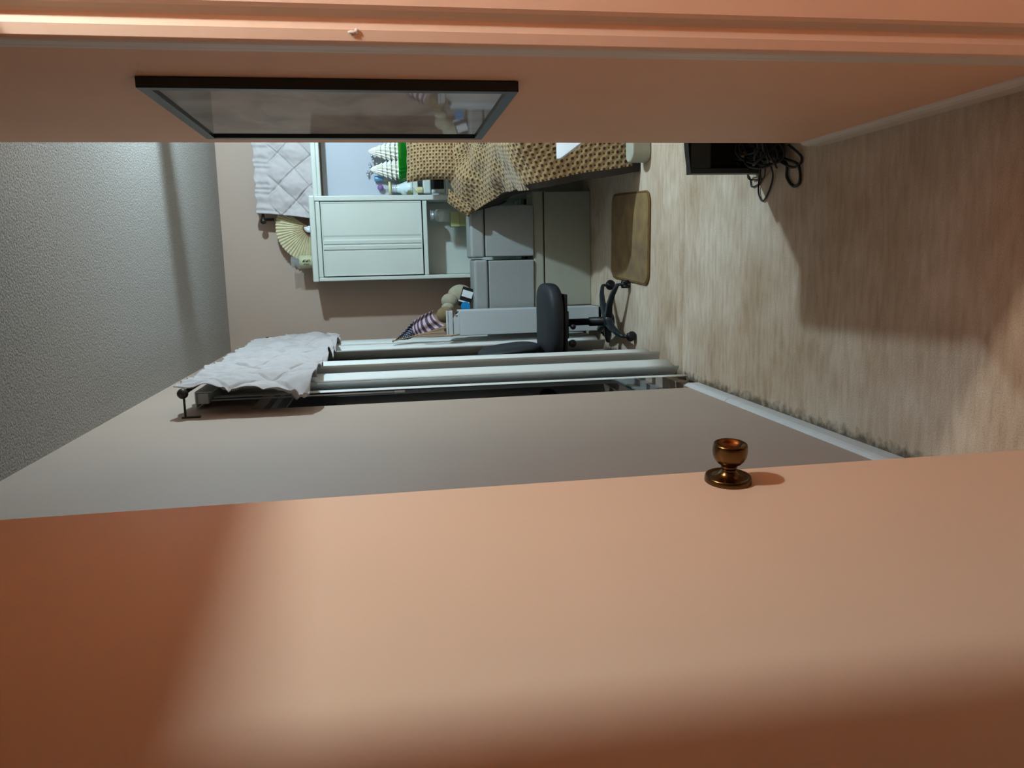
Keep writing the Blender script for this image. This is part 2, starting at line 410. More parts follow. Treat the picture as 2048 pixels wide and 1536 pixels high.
# side room shell
m = MB(); m.box(XR + .12, 1.75, -.3, -.2, 0, H); m.box(1.75, 1.85, -.3, YE - .12, 0, H)
struct(m.build('wall_back', M['shell']))
# hall behind
m = MB(); m.box(XL, XR + .12, -1.6, -1.5, 0, H); m.box(XR, XR + .12, -1.5, -.2, 0, H); struct(m.build('wall_hall', M['shell']))
# trim of the side opening : far jamb (faces the camera) with stop and casing, header jamb
jz = HZ
m = MB(); m.prism([(XR + .0, YJ + .002), (XR + .007, YJ - .003), (.378, YJ), (.383, YJ - .004), (.388, YJ - .011), (.394, YJ - .014), (.432, YJ - .014), (.434, YJ), (.478, YJ), (.478, YJ + .006), (XR, YJ + .006)], 0, jz)
struct(m.build('trim_2', M['trim']), 'painted door jamb with rounded stop')
m = MB(); prof = [(XR + .006, 1.281), (.343, 1.283), (.339, 1.2865), (.3375, 1.293), (.3375, 1.306), (.339, 1.316), (.3385, 1.328), (.341, 1.340), (.3425, 1.347), (.3425, 1.352), (XR, 1.352), (XR, 1.288)]
m.prism(prof, 0, jz + .06)
m.box(.3385, XR, .71, 1.2865, jz + .002, jz + .06)
struct(m.build('trim_3', M['trim'], bevel=.0008), 'painted casing of the side doorway')
m = MB(); m.box(XR + .001, .478, .766, YJ, jz, jz + .02); m.box(.394, .432, .794, YJ - .014, jz - .012, jz); m.box(XR, .478, .765, .780, 0, jz); m.box(.394, .432, .780, .792, 0, jz)
struct(m.build('trim_4', M['trim']))
# paint chip on the casing
m = MB(); m.ball((.355, 1.2795, 1.402), .004, sc=(.7, .4, 1.6)); m.ball((.358, 1.2795, 1.395), .003, sc=(1, .4, 1)); struct(m.build('trim_5', M['paper'], smooth=True), 'flake of peeling paint')
# baseboards
bp = lambda x, s: [(x, 0), (x + s * .013, 0), (x + s * .013, .045), (x + s * .009, .056), (x + s * .004, .062), (x, .064)]
def baseboard(name, x, s, y0, y1, mt, tip=True):
    m = MB(); P = bp(x, s); n = len(P); ys = [y0, y1 - .03, y1 - .012, y1] if tip else [y0, y1]; sc = [1, 1, .9, .35] if tip else [1, 1]
    vs = []
    for y, c in zip(ys, sc):
        for px, pz in P: vs.append((x + (px - x) * c, y, pz * (0.75 + .25 * c)))
    fs = [(i * n + k, i * n + (k + 1) % n, (i + 1) * n + (k + 1) % n, (i + 1) * n + k) for i in range(len(ys) - 1) for k in range(n)]
    fs += [tuple(range(n)), tuple(range((len(ys) - 1) * n, len(ys) * n))]
    m.add(vs, fs); return struct(m.build(name, mt), 'low painted baseboard')
baseboard('baseboard_left', XL, 1, .36, 2.86, M['base'], False)
baseboard('trim_6', XL, 1, 2.863, 3.30, M['base'])
baseboard('baseboard_right', XR, -1, 1.352, YE + .004, M['trim'])
m = MB(); m.box(XL, XE, YF - .012, YF, 0, .07); struct(m.build('baseboard_far', M['base']), 'low painted baseboard')

# ------------------------------------------------------------------ open entry door on the left
hin = Vector((-.41, .36, 0)); edg = Vector((-.325, 1.11, 0)); tdir = (edg - hin).normalized(); ndir = Vector((tdir.y, -tdir.x, 0))
def dpt(a, b, z): return hin + tdir * a + ndir * b + Vector((0, 0, z))
DL = (edg - hin).length
m = MB(); vs = [dpt(a, b, z) for a in (0, DL) for b in (-.035, 0) for z in (.012, 2.02)]
m.add(vs, [(0, 1, 3, 2), (4, 6, 7, 5), (0, 4, 5, 1), (2, 3, 7, 6), (0, 2, 6, 4), (1, 5, 7, 3)])
door = struct(m.build('door_1', M['door'], bevel=.0015), 'open cream flush door with a brass knob'); 
kz = .876; ka = DL - .042
kb = dpt(ka, 0, kz)
for side in (1, -1):
    nd = ndir * side; k0 = kb if side == 1 else kb - ndir * .035
    m = MB(); m.lathe([(.0, .0500), (.0075, .0500), (.0135, .0515), (.0175, .0555), (.0200, .0590), (.0225, .0598), (.0243, .0588), (.0250, .0560), (.0254, .0520), (.0256, .0470), (.0248, .0410), (.0222, .0345), (.0180, .0295), (.0138, .0265), (.0112, .0250), (.0120, .0230), (.0114, .0212), (.0104, .0195), (.0112, .0160), (.0150, .0120)], k0, nd, 40, caps=False)
    kn = m.build('door_knob', M['brass'], door, smooth=True, label='antique brass round door knob' if side == 1 else None)
    m = MB(); m.lathe([(.0, .0150), (.0120, .0150), (.0150, .0120), (.0190, .0092), (.0250, .0074), (.0290, .0076), (.0318, .0090), (.0334, .0084), (.0343, .0060), (.0346, .0028), (.0348, .0)], k0, nd, 44, caps=False)
    m.build('rosette', M['brass'], kn, smooth=True)
    m = MB(); m.lathe([(.0, .0532), (.0040, .0530), (.0052, .0498)], k0, nd, 16, caps=False); m.build('lock_button', M['iron'], kn, smooth=True)
for z in (.25, 1.05, 1.8):
    m = MB(); m.tube([dpt(-.004, -.002, z - .045), dpt(-.004, -.002, z + .045)], .006, 12); m.build('hinge', M['brass'], door, smooth=True)

# ------------------------------------------------------------------ sliding glass door in the left wall
XG = XL - .085
def yzframe(x0, x1, y0, y1, z0, z1, wd):
    m = MB(); m.box(x0, x1, y0, y0 + wd, z0, z1); m.box(x0, x1, y1 - wd, y1, z0, z1); m.box(x0, x1, y0 + wd, y1 - wd, z1 - wd, z1); m.box(x0, x1, y0 + wd, y1 - wd, z0, z0 + wd); return m
sd = struct(yzframe(XG - .03, XG + .03, OY0, OY1, OZ0, OZ1, .03).build('door_2', M['alu'], bevel=.002), 'sliding glass door, black with night')
for y0, y1, xo in ((OY0 + .03, 4.30, -.012), (4.24, OY1 - .03, .014)):
    f = yzframe(XG + xo - .011, XG + xo + .011, y0, y1, OZ0 + .03, OZ1 - .03, .045).build('sash', M['alu'], sd, bevel=.002)
    m = MB(); m.box(XG + xo - .003, XG + xo + .003, y0 + .045, y1 - .045, OZ0 + .075, OZ1 - .075); m.build('pane', M['nightglass'], f)
# ground outside
m = MB(); m.box(-4, W0 - .01, 1.5, 8, -.25, -.05); struct(m.build('ground', M['ground']), 'dark ground outside')

# ------------------------------------------------------------------ vertical blinds
vb = thing('vertical_blinds', 'white vertical vane blinds drawn across the sliding glass door', 'blinds', (-.5, 4.3, .03))
m = MB(); m.box(-.540, -.495, 3.31, 5.32, 2.105, 2.150); m.box(-.555, -.49, 3.30, 5.33, 2.150, 2.156); m.box(-.492, -.487, 3.30, 5.33, 2.085, 2.156)
m.build('headrail', M['vane'], vb, bevel=.002)
VA = [((-.5200, 3.330), (-.5260, 3.418)), ((-.545, 3.505), (-.492, 3.435)), ((-.500, 3.520), (-.476, 3.602)), ((-.520, 3.745), (-.455, 3.700)),
      ((-.476, 3.840), (-.456, 3.926)), ((-.545, 4.740), (-.487, 4.680)), ((-.505, 4.860), (-.478, 4.945)), ((-.490, 5.080), (-.472, 5.165)),
      ((-.500, 5.20), (-.480, 5.285))]
for i, (a, b) in enumerate(VA):
    a = Vector((a[0], a[1], 0)); b = Vector((b[0], b[1], 0)); mid = (a + b) / 2; d = (b - a); L_ = .0885; d.normalize(); nn = Vector((d.y, -d.x, 0))
    tw = random.uniform(-.10, .10); sw = random.uniform(-.006, .006)
    def vf(u, v, mid=mid, d=d, nn=nn, tw=tw, sw=sw):
        an = tw * (1 - v); dd = d * math.cos(an) + nn * math.sin(an); n2 = Vector((dd.y, -dd.x, 0))
        return mid + dd * (u - .5) * L_ + n2 * (.006 * (1 - (2 * u - 1) ** 2) + sw * (1 - v) ** 2) + Vector((0, 0, .028 + v * 2.06))
    m = MB(); m.grid(vf, 6, 16); m.build('vane', M['vane'], vb, smooth=True, solid=.0009)
m = MB(); m.tube([(-.53, 3.335, 2.10), (-.531, 3.333, 1.35)], .0035, 8); m.tube([(-.531, 3.333, 1.35), (-.531, 3.333, 1.305)], [.0055, .006], 10)
m.build('wand', M['white_pl'], vb, smooth=True)

# ------------------------------------------------------------------ curtain rods and valances
def rod(name, label, p0, p1, walldir, wd, brk):
    p0 = Vector(p0); p1 = Vector(p1); d = (p1 - p0).normalized()
    t = thing(name, label, 'curtain rod', tuple((p0 + p1) / 2))
    m = MB(); m.tube([p0, p1], .0085, 14); m.build('pole', M['iron'], t, smooth=True)
    for q, s in ((p0, -1), (p1, 1)):
        m = MB(); m.lathe([(.0085, -.002), (.012, .004), (.012, .010), (.009, .013), (.0095, .018), (.017, .024), (.0205, .034), (.0200, .044), (.0150, .052), (.006, .057), (.0, .058)], q, d * s, 20, caps=False)
        m.build('finial', M['iron'], t, smooth=True)
    wv = Vector(walldir)
    for k in brk:
        c = p0 + d * k
        m = MB(); m.tube([c, c + wv * (wd - .004)], .0045, 10); e = c + wv * (wd - .003)
        m.box(e.x - (.003 if wv.x else .009), e.x + (.003 if wv.x else .009), e.y - (.003 if wv.y else .009), e.y + (.003 if wv.y else .009), e.z - .055, e.z + .012)
        m.lathe([(.013, -.006), (.013, .006)], c, d, 14); m.build('bracket', M['iron'], t, smooth=False)
    return t
rod('curtain_rod', 'dark iron curtain rod with ball finials above the sliding glass door', (-.461, 3.135, 2.150), (-.461, 5.300, 2.150), (-1, 0, 0), .098, (-.035 + .01, 2.13))
rod('curtain_rod', 'dark iron curtain rod on the far wall holding a short valance', (.355, 5.49, 2.146), (1.62, 5.49, 2.146), (0, 1, 0), .121, (-.02, 1.285))

def puff(a, b):
    return (abs(math.sin(PI * (a + b))) * abs(math.sin(PI * (a - b)))) ** .42
def valance(name, label, base, du, dout, length, ztop, zbot, amp, cell, lean=0.0, gather=.012, seed=0.0, fall=None, gf=21.0):
    base = Vector(base); du = Vector(du); do = Vector(dout)
    def f(u, v):
        s = u * length; z = ztop + (zbot - ztop) * v; dz = ztop - z
        a = s / cell; b = dz / (cell * 1.05)
        warp = .10 * noise.noise(Vector((s * 4, z * 4, seed)))
        pf = puff(a * .5 + warp, b * .5 + .25)
        dd = min(abs(math.sin(PI * (a * .5 + warp + b * .5 + .25))), abs(math.sin(PI * (a * .5 + warp - b * .5 - .25))))
        pf += .32 * math.exp(-((dd - .16) / .09) ** 2) * (.5 + noise.noise(Vector((s * 18, z * 18, seed + 5)))) - .25 * math.exp(-(dd / .05) ** 2)
        head = min(max((dz - .075) / .05, 0), 1)
        off = amp * pf * head + (1 - head) * (.015 + .004 * math.sin(s * 150 + 2 * math.sin(s * 40)))
        off += (gather * math.sin(s * gf + 1.3 * math.sin(s * 7 + seed) + seed) if gf > 0 else gather * (abs(math.sin(PI * s / .41 + .5 * math.sin(s * 5 + b * 1.5) + .25)) ** .75 - .6) * 1.6) * (.25 + .75 * v) + .005 * noise.noise(Vector((s * 34, z * 30, seed))) + .008 * noise.noise(Vector((s * 12, z * 14, 3 + seed)))
        off += lean * v
        zz = z + .006 * math.sin(s * 60) * (1 - head) * (1 - v) + .008 * math.sin(s * 17 + seed) * v
        ss = s + (fall(u, v) if fall else 0)
        return base + du * ss + do * off + Vector((0, 0, zz))
    nu = int(length / .006); nv = 80
    m = MB(); m.grid(f, nu, nv)
    return tag(m.build(name, M['valance'], smooth=True, solid=.0015), label, 'valance')
valance('window_valance', 'pale grey pintucked valance hanging over the tops of the vertical blinds', (-.452, 3.105, 0), (0, 1, 0), (1, 0, 0), 2.14, 2.182, 1.672, .034, .13, lean=-.012, gather=.046, seed=1.7, gf=0, fall=lambda u, v: -.03 * v * (1 - u))
valance('window_valance', 'pale grey pintucked valance on the far wall above the cream cabinet', (.366, 5.475, 0), (1, 0, 0), (0, -1, 0), 1.24, 2.180, 1.790, .028, .098, lean=.03, gather=.010, seed=4.2, fall=lambda u, v: -.045 * v ** 1.5 * (1 - u))

# ------------------------------------------------------------------ picture on the right wall
pt = thing('framed_picture', 'black framed glazed print hanging on the passage wall', 'picture', (XR - .01, 1.87, 1.09))
y0, y1, z0, z1 = 1.575, 2.165, 1.093, 1.802; fx0, fx1 = XR - .021, XR - .001
for a in ((y0, y1, z1 - .022, z1), (y0, y1, z0, z0 + .022), (y0, y0 + .022, z0 + .022, z1 - .022), (y1 - .022, y1, z0 + .022, z1 - .022)):
    m = MB(); m.box(fx0, fx1, *a); m.build('frame_rail', M['frame'], pt, bevel=.0012)
m = MB(); m.box(fx0 + .011, fx1, y0 + .02, y1 - .02, z0 + .02, z1 - .02); ar = m.build('print', M['art'], pt)
m = MB(); m.box(fx0 + .0055, fx0 + .0085, y0 + .021, y1 - .021, z0 + .021, z1 - .021); m.build('glazing', M['glass'], pt)

# ------------------------------------------------------------------ cream wall unit on the far wall
YT = 5.36
hu = thing('headboard_wall_unit', 'cream lacquered wall unit with side cabinet and pale back panel against the far wall', 'cabinet', (.45, 5.48, 0))
m = MB()
m.box(-.088, -.062, YT, YF - .005, 0, 1.795); m.box(.434, .468, YT - .004, YF - .005, 0, 1.80)       # sides
m.box(-.062, .434, YT + .004, YF - .005, 1.765, 1.795); m.box(-.062, .434, YT + .006, YF - .005, 1.065, 1.095)
m.box(-.062, .434, YT + .006, YF - .005, .40, .43); m.box(-.062, .434, YF - .02, YF - .005, .43, 1.765)
m.build('cabinet_body', M['white_lac'], hu, bevel=.006, bseg=3)
m = MB(); m.box(-.092, .470, YT - .012, YF - .005, 1.796, 1.834); m.build('top', M['white_lac'], hu, bevel=.009, bseg=3)
# door with reeded centre
m = MB(); zz = (1.103, 1.760); gx = [.428, .205, .197, .180, .152, .146, .118, .110, -.056]
dx0, dx1 = -.056, .428
prof = [(dx0, YT + .014), (dx0, YT - .003), (.108, YT - .003), (.111, YT + .003), (.115, YT + .003), (.119, YT - .006), (.141, YT - .008), (.146, YT + .001), (.151, YT + .001), (.155, YT - .006), (.176, YT - .007), (.184, YT + .001), (.200, YT + .001), (.212, YT - .003), (dx1, YT - .003), (dx1, YT + .014)]
m.prism(prof, *zz); dr = m.build('cabinet_door', M['white_lac'], hu, bevel=.0012)
m = MB(); 
for x0, x1 in ((-.056, -.048), (.420, .428)): m.box(x0, x1, YT - .006, YT - .0025, *zz)
m.box(-.048, .420, YT - .006, YT - .0025, 1.752, 1.760); m.box(-.048, .420, YT - .006, YT - .0025, 1.103, 1.111)
m.build('door_rim', M['white_lac'], dr, bevel=.001)
# bridge, back panel and second tower to the right
m = MB(); m.box(.468, 1.75, YT + .03, YF - .005, 1.775, 1.806); m.box(.468, 1.75, YT + .03, YT + .06, 1.752, 1.775); m.build('bridge_rail', M['white_lac'], hu, bevel=.005, bseg=3)
m = MB(); m.box(.468, 1.75, YF - .03, YF - .005, .35, 1.75); m.build('back_panel', M['panel'], hu)
m = MB(); m.box(.468, 1.75, 5.40, YF - .03, 1.118, 1.150); m.build('riser_shelf', M['white_lac'], hu, bevel=.003)
m = MB(); m.box(.468, 1.75, YT, YF - .03, .90, .930); m.box(.468, 1.75, YT, YT + .02, 0, .90); m.build('headboard_deck', M['white_lac'], hu, bevel=.003)
m = MB(); m.box(1.75, 2.25, YT, YF - .005, 0, 1.82); m.build('side_cabinet', M['white_lac'], hu, bevel=.004)

# paper fan
pf = thing('paper_fan', 'cream pleated paper fan standing open on top of the cabinet', 'fan', (.265, 5.45, 1.835))
fc = Vector((.270, 5.475, 1.850)); NP = 22
def fanpt(r, a, pl): return fc + Vector((math.cos(a) * r, .012 + pl + .03 * (r / .24), math.sin(a) * r))
m = MB(); A0, A1 = math.radians(55), math.radians(183); n = NP * 2; vs = []
for i in range(n + 1):
    a = A0 + (A1 - A0) * i / n; pl = (.0045 if i % 2 else -.0045)
    for r, k in ((.045, .3), (.14, .8), (.225 - .004 * (i % 2), 1.0)): vs.append(fanpt(r, a, pl * k))
fs = [(i * 3 + j, i * 3 + j + 1, i * 3 + j + 4, i * 3 + j + 3) for i in range(n) for j in range(2)]
m.add(vs, fs); m.build('pleated_leaf', M['fan'], pf, solid=.001)
for i in range(0, NP + 1, 1):
    if i % 2: continue
    a = A0 + (A1 - A0) * i / NP
    m = MB(); m.tube([fc + Vector((0, .010, 0)), fanpt(.13, a, -.001)], .0018, 6); m.build('rib', M['wood'], pf)
m = MB(); m.lathe([(0, .004), (.012, .004), (.012, -.018), (0, -.018)], fc, (0, 1, 0), 14, caps=False)
for k in range(5):
    a = math.radians(95 + k * 22); m.tube([fc + Vector((0, -.012, 0)), fc + Vector((math.cos(a) * .032, -.014, math.sin(a) * .032))], .007, 8)
m.build('pivot_bow', M['paper'], pf, smooth=True)

def jar(name, label, cat, c, r, h, glass, lid, fill=None, ink=False):
    t = thing(name, label, cat, tuple(c)); c = Vector(c)
    m = MB(); m.lathe([(0, 0), (r * .86, 0), (r, r * .14), (r, h * .62), (r * .92, h * .72), (r * .66, h * .78), (r * .66, h * .84)], c, (0, 0, 1), 26, caps=False); b = m.build('jar_body', glass, t, smooth=True)
    m = MB(); m.lathe([(0, h * .84), (r * .80, h * .84), (r * .82, h * .87), (r * .70, h * .89), (r * .72, h * .93), (r * .86, h * .95), (r * .84, h * .985), (r * .5, h), (0, h)], c, (0, 0, 1), 26, caps=False); m.build('lid', lid, t, smooth=True)
    if fill:
        m = MB(); m.lathe([(0, .004), (r * .82, .004), (r * .93, r * .15), (r * .93, h * .60), (0, h * .62)], c, (0, 0, 1), 24, caps=False); m.build('contents', fill, t, smooth=True)
    return t
j = jar('glass_jar', 'small lidded glass jar with black lettering beside the paper fan', 'jar', (.045, 5.47, 1.834), .046, .148, M['jarglass'], M['jarglass'], M['candle'])
# black brush lettering wrapped on the jar, read from the side
m = MB()
def ink(pts, w_, r=.0468, c=(.045, 5.47, 1.834)):
    P = []
    for a, z in pts:
        an = math.radians(a); P.append(Vector((c[0] + math.cos(an) * r, c[1] + math.sin(an) * r, c[2] + z)))
    m.tube(P, w_, 5)
for z0_, hgt, a0, a1, w_ in ((.020, .045, 268, 286, .0022), (.026, .036, 242, 254, .0014)):
    z = z0_
    for ch in range(4):
        zc = z + hgt * (1.1 * ch / 4 + .02); zs = zc + hgt * .2
        if ch % 2 == 0: ink([(a0, zc), (a1, zc + .001), (a1, zs), (a0 + 4, zs)], w_)
        else: ink([(a0, zc), (a1, (zc + zs) / 2), (a0, zs)], w_); ink([(a0 + 7, zc + .002), (a0 + 7, zs - .002)], w_)
m.build('lettering', M['ink'], j)

# things in the open niche
t = thing('pale_box', 'pale green box lying at the back of the cabinet niche', 'box', (.315, 5.43, .60))
m = MB(); m.box(.262, .352, 5.385, 5.47, .430, .845); m.build('box_body', M['greenbox'], t, bevel=.002)
m = MB(); m.box(.258, .356, 5.381, 5.474, .845, .905); m.build('box_lid', M['greenbox'], t, bevel=.002)
jar('glass_jar', 'round glass jar with a faceted stopper on the green box', 'jar', (.335, 5.425, .906), .044, .135, M['jarglass'], M['tin'])
m = MB(); m.lathe([(0, 0), (.03, 0), (.036, .02), (.03, .05), (.012, .06), (0, .061)], (.215, 5.45, .431), (0, 0, 1), 18, caps=False)
tag(m.build('small_vase', M['wood'], smooth=True), 'small brown pot hidden low in the cabinet niche', 'pot')

# items on the headboard deck
t = thing('clock_radio', 'white clock radio with a black face on the headboard deck', 'radio', (.56, 5.44, .931))
m = MB(); m.box(.478, .66, 5.375, 5.398, .931, 1.030); m.box(.478, .66, 5.375, 5.398, 1.030, 1.085); m.build('casing', M['white_lac'], t, bevel=.012, bseg=4)
m = MB(); m.box(.507, .64, 5.370, 5.376, .945, 1.032); m.build('face', M['deepblack'], t, bevel=.001)
m = MB(); m.box(.478, .66, 5.3735, 5.3755, 1.031, 1.034); m.build('seam', M['black'], t)
def perfume(label, c, r, h, body):
    c = Vector(c); t = thing('perfume_bottle', label, 'bottle', tuple(c))
    m = MB(); m.lathe([(0, 0), (r * .9, 0), (r, .006), (r * 1.0, h * .42), (r * .4, h * .52), (r * .35, h * .58)], c, (0, 0, 1), 8, caps=False); m.build('bottle_body', body, t)
    m = MB(); m.lathe([(r * .35, h * .58), (r * .5, h * .62), (r * .95, h * .78), (r * .5, h * .97), (0, h)], c, (0, 0, 1), 6, caps=False); m.build('stopper', M['jarglass'], t)
perfume('olive perfume bottle with a crystal stopper on the clock radio', (.502, 5.387, 1.086), .021, .085, M['candle'])
perfume('taller olive perfume bottle with a pointed crystal stopper near the cabinet edge', (.485, 5.43, 1.151), .024, .075, M['olive'])
# white jug with lid
t = thing('lidded_jug', 'white bell shaped ceramic jug with a cream lid on the riser shelf', 'jug', (.462, 5.49, 1.151))
c = Vector((.545, 5.505, 1.151))
m = MB(); m.lathe([(0, 0), (.052, 0), (.062, .008), (.060, .022), (.045, .055), (.030, .085), (.026, .105), (.026, .135), (.028, .145)], (.522, 5.49, 1.151), (0, 0, 1), 30, caps=False); m.build('jug_body', M['ceramic'], t, smooth=True)
m = MB(); m.lathe([(0, .145), (.046, .145), (.048, .149), (.046, .160), (0, .161)], (.522, 5.49, 1.151), (0, 0, 1), 26, caps=False); m.build('jug_lid', M['candle'], t, smooth=True)
m = MB()
for k in range(3): m.lathe([(.0262, .103 + k * .012), (.0275, .106 + k * .012), (.0262, .109 + k * .012)], (.522, 5.49, 1.151), (0, 0, 1), 24, caps=False)
m.build('neck_band', M['tin'], t, smooth=True)
# small bottle with blue cap and a purple stopper bottle
t = thing('cologne_bottle', 'clear bottle with a shiny blue cap behind the jug', 'bottle', (.59, 5.55, 1.151))
m = MB(); m.box(.575, .615, 5.535, 5.565, 1.151, 1.345); m.build('bottle_body', M['jarglass'], t, bevel=.004)
m = MB(); m.lathe([(.0, 1.345), (.017, 1.345), (.018, 1.35), (.018, 1.40), (.015, 1.404), (0, 1.404)], (.595, 5.55, 0), (0, 0, 1), 20, caps=False); m.build('cap', M['bluecap'], t, smooth=True)
t = thing('decanter', 'small violet glass decanter with a round stopper by the cabinet side', 'bottle', (.51, 5.545, 1.151))
m = MB(); m.lathe([(0, 1.151), (.026, 1.151), (.028, 1.16), (.026, 1.29), (.009, 1.33), (.008, 1.345)], (.535, 5.548, 0), (0, 0, 1), 18, caps=False); m.build('bottle_body', M['jarglass'], t, smooth=True)
m = MB(); m.ball((.535, 5.548, 1.365), .021); m.build('stopper', M['purple'], t, smooth=True)

# white spiky trees in a green glass dish
t = thing('glass_dish', 'wide green glass dish holding two white ornament trees', 'dish', (.74, 5.49, 1.151))
m = MB(); PR = [(0, .004), (.075, .004), (.085, .012), (.090, .03), (.092, .062), (.096, .085), (.101, .088), (.104, .083), (.100, .06), (.098, .03), (.094, .008), (.080, .0), (0, 0)]
vs = []; sg = 72
for r, h in PR:
    for k in range(sg):
        a = 2 * PI * k / sg; rr = r + (.0022 * math.cos(24 * a) if 0.085 < r < .103 and h < .07 else 0); vs.append((.755 + math.cos(a) * rr * 1.9, 5.487 + math.sin(a) * rr * .93, 1.151 + h))
m.add(vs, [(i * sg + k, i * sg + (k + 1) % sg, (i + 1) * sg + (k + 1) % sg, (i + 1) * sg + k) for i in range(len(PR) - 1) for k in range(sg)])
m.build('dish_body', M['green'], t, smooth=True)
for cx, hh, lb in ((.648, .185, 'white spiky ornament tree at the left of the green dish'), (.765, .195, 'white spiky ornament tree at the right of the green dish')):
    tt = thing('ornament_tree', lb, 'ornament', (cx, 5.487, 1.155))
    m = MB(); m.tube([(cx, 5.487, 1.156), (cx, 5.487, 1.245)], [.035, .03], 14); m.build('stem', M['green'], tt, smooth=True)
    for i in range(6):
        z = 1.238 + hh * i / 6.3; r = .069 * (1 - (i / 7.0) ** 1.7); m = MB(); vs = []; sg = 28; ph = i * .11
        for kk, (rr, dz) in enumerate(((.25, .042), (.62, .022), (1.0, -.006), (.80, -.002), (.2, .012))):
            for k in range(sg):
                a = 2 * PI * k / sg + ph; q = rr * r * (1 + (.11 if k % 2 == 0 else -.10) * (kk in (1, 2, 3))); vs.append((cx + math.cos(a) * q, 5.487 + math.sin(a) * q, z + dz - (.004 if k % 2 == 0 else 0) * (kk == 2)))
        m.add(vs, [(a_ * sg + k, a_ * sg + (k + 1) % sg, (a_ + 1) * sg + (k + 1) % sg, (a_ + 1) * sg + k) for a_ in range(4) for k in range(sg)])
        m.build('tier', M['tree'], tt)
t = thing('flower_sprig', 'grey sprig leaning against the pale back panel', 'flowers', (.70, 5.55, 1.151))
m = MB(); m.tube(smooth_path([(.70, 5.55, 1.152), (.71, 5.56, 1.30), (.68, 5.56, 1.40), (.63, 5.56, 1.435)], 12), .003, 6); m.build('stem', M['charcoal'], t)
for k in range(8):
    a = k * .8; c = Vector((.62 + .018 * k, 5.555, 1.445 - .006 * k + .012 * math.sin(k * 2.1)))
    m = MB(); m.ball(c, .010, 8, 6, sc=(1.3, .5, .8)); m.build('bud', M['tin'], t, smooth=True)

# ------------------------------------------------------------------ storage bench and cubes
t = thing('storage_bench', 'long low pale storage bench under the two fabric cubes', 'bench', (.09, 5.23, 0))
m = MB(); m.box(-.285, .462, 5.115, 5.335, 0, .315); m.build('bench_body', M['bench'], t, bevel=.006)
m = MB(); m.box(-.292, .466, 5.105, 5.340, .322, .392); m.build('bench_lid', M['bench'], t, bevel=.010, bseg=3)
def cube(label, x0, x1, y0, y1, z0, z1, rz):
    c = Vector(((x0 + x1) / 2, (y0 + y1) / 2, z0)); t = thing('storage_cube', label, 'storage cube', tuple(c), 'fabric storage cubes on the bench')
    Rz = Matrix.Rotation(rz, 3, 'Z')
    def bx(nm, a, b, zz0, zz1, bev, rough):
        m = MB(); hx, hy = (x1 - x0) / 2 - a, (y1 - y0) / 2 - a
        N_ = 6
        m.grid(lambda u, v: (0, 0, 0), 0 or 1, 1); m.v = []; m.f = []; m.mi = []
        m.box(c.x - hx, c.x + hx, c.y - hy, c.y + hy, zz0, zz1)
        m.v = [Rz @ (q - c) + c for q in m.v]
        o = m.build(nm, M['cube'], t, bevel=bev, bseg=4); return o
    bx('cube_body', .006, 0, z0, z1 - .096, .008, 1); bx('cube_lid', 0, 0, z1 - .090, z1, .016, 1)
cube('pale fabric storage cube nearer the bed, right of its twin', .042, .382, 5.080, 5.345, .3925, .808, .0)
cube('pale fabric storage cube at the left end of the bench, beside the white bin', -.345, .032, 5.085, 5.350, .3925, .790, -.03)

# ------------------------------------------------------------------ white plastic bin, flag and the clutter in it
bn = thing('plastic_bin', 'tall white plastic bin beside the blinds, holding a flag and clutter', 'bin', (-.39, 4.97, 0))
m = MB(); BX0, BX1, BY0, BY1 = -.438, -.285, 4.87, 5.06
m.box(BX0, BX1, BY0, BY0 + .008, 0, .915); m.box(BX0, BX1, BY1 - .008, BY1, 0, .915); m.box(BX0, BX0 + .008, BY0 + .008, BY1 - .008, 0, .915); m.box(BX1 - .008, BX1, BY0 + .008, BY1 - .008, 0, .915); m.box(BX0, BX1, BY0, BY1, 0, .02)
m.add([(BX0, BY0, .915), (BX0, BY0 + .008, .915), (BX1, BY0 + .008, .915), (BX1, BY0, .915), (BX0, BY0, .955), (BX0, BY0 + .008, .955), (BX0 + .11, BY0 + .008, .955), (BX0 + .11, BY0, .955)], [(0, 1, 2, 3), (4, 5, 6, 7), (0, 4, 7, 3), (1, 5, 6, 2), (0, 1, 5, 4), (3, 2, 6, 7)])
m.build('bin_body', M['white_pl'], bn, bevel=.002)
m = MB(); m.box(BX0 - .005, BX1 + .004, BY0 - .006, BY0 + .002, .958, .985); m.box(BX0 - .005, BX1 + .004, BY0 - .004, BY0 + .01, .987, 1.00); m.build('rim', M['white_pl'], bn, bevel=.003)
m = MB(); m.lathe([(0, .004), (.006, .003), (.007, 0)], (BX1 - .025, BY0, .935), (0, -1, 0), 12); m.build('rivet', M['tin'], bn, smooth=True)
m = MB(); m.tube(smooth_path([(-.43, 4.862, .92), (-.438, 4.862, 1.02), (-.436, 4.865, 1.14), (-.42, 4.87, 1.15), (-.415, 4.87, 1.00)], 24), .004, 8); m.build('handle', M['wood'], bn, smooth=True)
# fill inside
t = thing('toy_bundle', 'bundle of tan knitted balls packed in the white bin', 'toy', (-.38, 4.96, .60))
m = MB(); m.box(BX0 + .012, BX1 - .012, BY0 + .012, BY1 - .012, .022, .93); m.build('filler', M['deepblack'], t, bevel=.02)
tag(MB().ball((-.395, 4.925, .972), .045, sc=(1, .8, .9)).build('knitted_ball', M['stone'], smooth=True), 'tan knitted ball beside the wooden stick in the white bin', 'toy')
tag(MB().ball((-.312, 4.965, .998), .052, sc=(1.0, .9, 1.05)).build('knitted_ball', M['stone'], smooth=True), 'larger tan knitted ball between flag and cream figurine', 'toy')
